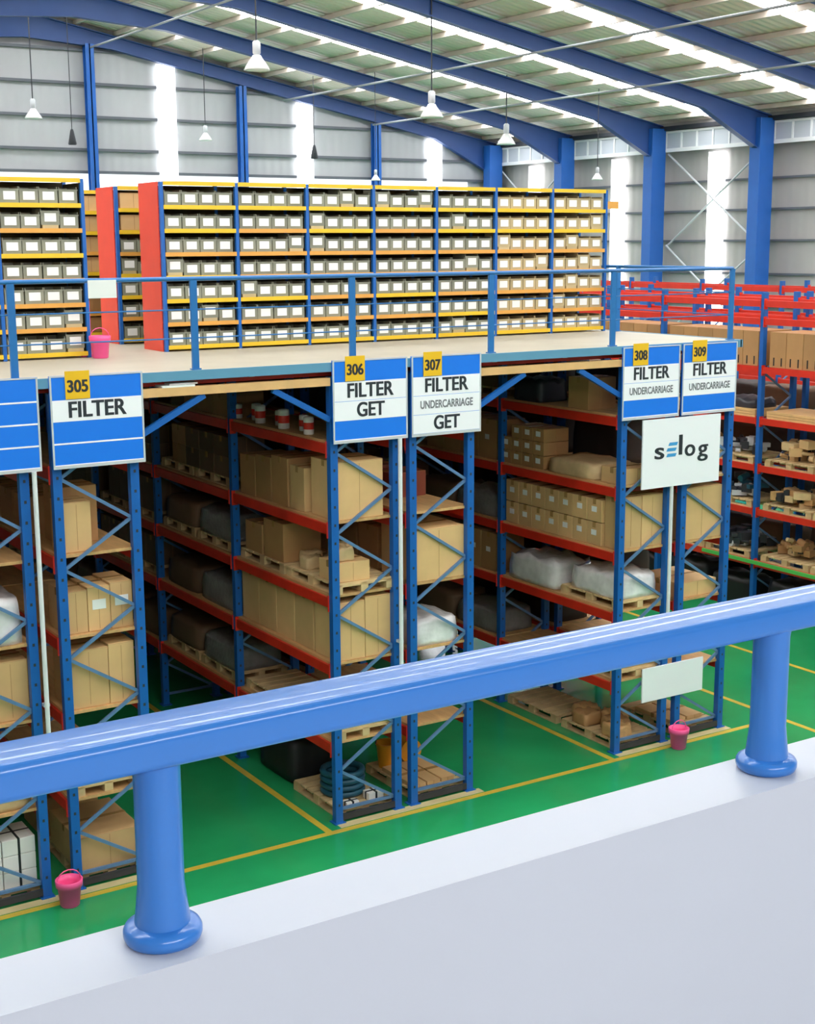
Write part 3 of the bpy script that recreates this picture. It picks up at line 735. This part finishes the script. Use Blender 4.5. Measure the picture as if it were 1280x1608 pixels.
def bin_mesh(mt, h=bh):
    b = MB(); t_ = .008
    b.box(-bw/2, bw/2, 0, t_, 0, h*.86); b.box(-bw/2, -bw/2+t_, t_, bdp, 0, h); b.box(bw/2-t_, bw/2, t_, bdp, 0, h)
    b.box(-bw/2+t_, bw/2-t_, bdp-t_, bdp, 0, h); b.box(-bw/2+t_, bw/2-t_, t_, bdp-t_, 0, t_)
    b.box(-bw/2+t_, bw/2-t_, t_, bdp-t_, t_, h*.7, 1)
    b.box(-bw/2-.006, bw/2+.006, -.004, .0, h*.78, h*.86)
    return b.mesh('bin', [mt, m_bin_s])
bin_g = bin_mesh(m_bin); bin_w = bin_mesh(m_bin_w)
card = MB().box(-.065, .065, -.006, -.0045, .035, .125).mesh('label_card', m_label)
def bins(x, y, bay, bayname, row, nslot=4, kind=None, lvls=range(7)):
    for l in lvls:
        lev = ['bottom shelf', 'second shelf', 'third shelf', 'fourth shelf', 'fifth shelf', 'sixth shelf', 'top shelf'][l]
        for s in range(nslot):
            rnd = random.Random(bay*100+l*10+s+int(x*3))
            cx = x+bay*W+.04+ (W-.08)/4*(s+.5); zz = DZ+.001+ZB+l*PIT+.0125
            warm = kind == 'warm' or (kind is None and bay >= 5)
            raised = rnd.random() < .07
            o = inst(bin_w if warm else bin_g, 'storage_bin', (cx+rnd.uniform(-.004, .004), y+.03+rnd.uniform(0, .01), zz + (.04 if raised else 0)))
            pos = ['leftmost', 'second', 'third', 'rightmost'][s]
            tag(o, '%s bin with white card, %s, %s, %s' % ('beige' if warm else 'grey', pos, lev, bayname), 'bin', 'bins of the ' + bayname)
            inst(card, 'label_card', (0, 0, 0), o)
            if raised:
                tr = MB().box(-.09, .09, .02, .27, 0, .039).build('spacer_tray', m_bin_w, None, (o.location.x, y+.01, zz)); tag(tr, 'thin tray under the raised %s bin, %s, %s' % (pos, lev, bayname), 'tray', 'trays under raised bins')
BN = ['bay next to the red end'] + ['%s bay from the red end' % ordn(i) for i in range(1, 6)] + ['bay at the right end']
for k in range(7): bins(6.46, 15.45, k, BN[k], 0)
bins(5.43-2*W, 15.2, 1, 'left edge shelving', 0)
bins(6.50, 16.98, 0, 'second row shelving', 1, 2, 'grey', range(5))
for l in range(5, 7):
    carton(6.56, 17.02, DZ+ZB+l*PIT+.015, .36, .4, .19, 'tan box on the %s of the second shelving row' % ['sixth shelf', 'top shelf'][l-5], 'tan boxes of the second shelving row')
for l in range(7):
    carton(6.54, 18.5, DZ+ZB+l*PIT+.015, .3, .4, .2, 'brown box on the %s shelf of the third shelving row' % ordn(l), 'brown boxes of the third shelving row', 'tan' if l > 2 else 'brown')
tag(MB().box(0, .2, 0, .012, 0, .1).build('end_tag', m_shelf_o, None, (13.1, 15.46, 6.86)), 'small orange tag sticking out of the right end of the shelving', 'tag')

# ------------------------------------------------------------------ signs
def text(s, size, x, z, parent, mt, name='lettering', bold=.0, sx=1.0, y=-.004, align='CENTER', width=None, shear=0):
    cu = bpy.data.curves.new('t', 'FONT'); cu.body = s; cu.size = size; cu.offset = min(bold, .003); cu.extrude = .0015; cu.align_x = align; cu.align_y = 'CENTER'; cu.shear = shear
    o = bpy.data.objects.new('t', cu); COL.objects.link(o); bpy.context.view_layer.update()
    dg = bpy.context.evaluated_depsgraph_get(); me = bpy.data.meshes.new_from_object(o.evaluated_get(dg)); 
    bpy.data.objects.remove(o); bpy.data.curves.remove(cu)
    xs_ = [v.co.x for v in me.vertices]; wd = max(xs_)-min(xs_); mx = (max(xs_)+min(xs_))/2
    k = (width/wd) if width else sx
    for v in me.vertices:
        v.co = Vector(((v.co.x-(mx if align == 'CENTER' else min(xs_)))*k + x, y-v.co.z, v.co.y+z))
    if bold > 0.006:
        d = bold*.35; vs0 = [v.co.copy() for v in me.vertices]; fs0 = [list(p.vertices) for p in me.polygons]; nn = len(vs0)
        me.clear_geometry(); offs = (-d, 0, d)
        me.from_pydata([(v.x+o_, v.y-.0002*i_, v.z) for i_, o_ in enumerate(offs) for v in vs0], [], [[q+nn*i_ for q in f] for i_ in range(3) for f in fs0])
    me.materials.clear(); me.materials.append(mt)
    for p in me.polygons: p.material_index = 0
    o = bpy.data.objects.new(name, me); COL.objects.link(o); o.parent = parent; return o
SY = 12.93
def sign(x0, x1, rows, number, label, top=5.195):
    w_ = x1-x0; H_ = .885
    t = empty('aisle_sign', (x0, SY, top-H_)); tag(t, label, 'sign', 'blue and white aisle signs')
    MB().box(0, w_, 0, .02, 0, H_).build('board', m_sign_b, t)
    fr = MB().box(0, w_, -.006, .0, 0, .03).box(0, w_, -.006, 0, H_-.014, H_).box(0, .018, -.006, 0, .03, H_-.014).box(w_-.018, w_, -.006, 0, .03, H_-.014)
    fr.build('frame', m_galv, t)
    hb = [.0, .232, .222, .202, .2]     # band heights from the top
    zt = H_-.014-.215
    rh = (zt-.03)/3
    for i, rtx in enumerate(rows):
        z1 = zt-rh*i; z0 = z1-rh
        if rtx is not None:
            MB().box(.018, w_-.018, -.003, 0, z0+.002, z1-.002).build('white_panel', m_sign_w, t)
            if rtx == 'UNDERCARRIAGE': text(rtx, .12, w_/2, (z0+z1)/2, t, m_inkg, width=.7, bold=.004)
            else: text(rtx, .215, w_/2+(.0), (z0+z1)/2, t, m_ink, width=.57 if rtx == 'FILTER' else .34, bold=.011)
        else:
            MB().box(.018, w_-.018, -.003, 0, z0-.008, z0+.008).build('white_stripe', m_sign_w, t)
    if rows[0] is None: MB().box(.018, w_-.018, -.003, 0, zt-.008, zt+.008).build('white_stripe', m_sign_w, t)
    if number:
        npx = .27
        p = MB().box(npx-.12, npx+.12, -.012, -.006, zt+.004, H_+.04).build('number_plate', m_sign_y, t)
        text(number, .16, npx, zt+.12, p, m_ink, 'number', y=-.013, width=.2, bold=.008)
sign(3.07, 4.10, [None, None, None], None, 'plain blue aisle sign with white stripes at the left edge')
sign(4.21, 5.135, ['FILTER', None, None], '305', 'blue aisle sign reading FILTER with yellow number 305')
sign(7.25, 8.18, ['FILTER', 'GET', None], '306', 'aisle sign reading FILTER GET with yellow number 306')
sign(8.235, 9.16, ['FILTER', 'UNDERCARRIAGE', 'GET'], '307', 'aisle sign reading FILTER UNDERCARRIAGE GET with yellow number 307')
sign(11.25, 12.17, ['FILTER', 'UNDERCARRIAGE', None], '308', 'left of the two FILTER signs above the logo board', 5.16)
sign(12.22, 13.145, ['FILTER', 'UNDERCARRIAGE', None], '309', 'right of the two FILTER signs above the logo board', 5.16)
# logo board
lb = empty('logo_board', (11.57, 12.90, 3.40)); tag(lb, 'white board with a dark and cyan logo hanging under the FILTER signs', 'sign')
MB().box(0, 1.3, 0, .02, 0, .86).build('board', m_sign_w, lb)
kx = .20
text('s', .30, kx, .455, lb, m_ink, width=.15, bold=.012, align='LEFT', y=-.002)
eb = MB()
for i, (a, b) in enumerate(((.03, .17), (.0, .15), (.0, .15))):
    z = .535-.07*i
    eb.add([(kx+.19+a, -.003, z-.02), (kx+.19+b, -.003, z-.02), (kx+.19+b+.02, -.003, z+.02), (kx+.19+a+.02, -.003, z+.02)], [(0, 1, 2, 3)])
    eb.add([(kx+.19+a, .0, z-.02), (kx+.19+b, .0, z-.02), (kx+.19+b+.02, .0, z+.02), (kx+.19+a+.02, .0, z+.02)], [(3, 2, 1, 0)])
eb.build('lettering', m_inkb, lb)
text('l', .36, kx+.40, .50, lb, m_ink, width=.05, bold=.014, align='LEFT', y=-.002)
text('o', .30, kx+.50, .455, lb, m_ink, width=.17, bold=.012, align='LEFT', y=-.002)
text('g', .30, kx+.72, .44, lb, m_ink, width=.17, bold=.012, align='LEFT', y=-.002)
tag(MB().box(0, 1.05, 0, .02, 0, .45, 0, .003).build('white_board', m_sign_w, None, (11.74, 12.979, .60)), 'blank white board fixed low on the rack above the pink bucket', 'board')
# white conduits on the rack fronts
for (x, z0, t) in ((4.02, 1.7, 'left of the 305 rack'), (8.08, 1.7, 'on the right post of the 306 rack'), (12.09, 1.3, 'running down from the logo board')):
    top = 4.31 if x < 12 else 3.4
    o = tag(MB().tube([(0, 0, 0), (0, 0, top-z0)], .024, 10).build('white_conduit', m_white, None, (x, 12.925, z0)), 'slim white vertical conduit ' + t, 'pipe', 'white conduits')
    MB().box(-.03, .03, 0, .06, .3, .33).build('clip', m_galv, o)

for o in list(bpy.data.objects):
    if 'label' in o and not 4 <= len(o['label'].split()) <= 16: print('LONG', len(o['label'].split()), o['label'])
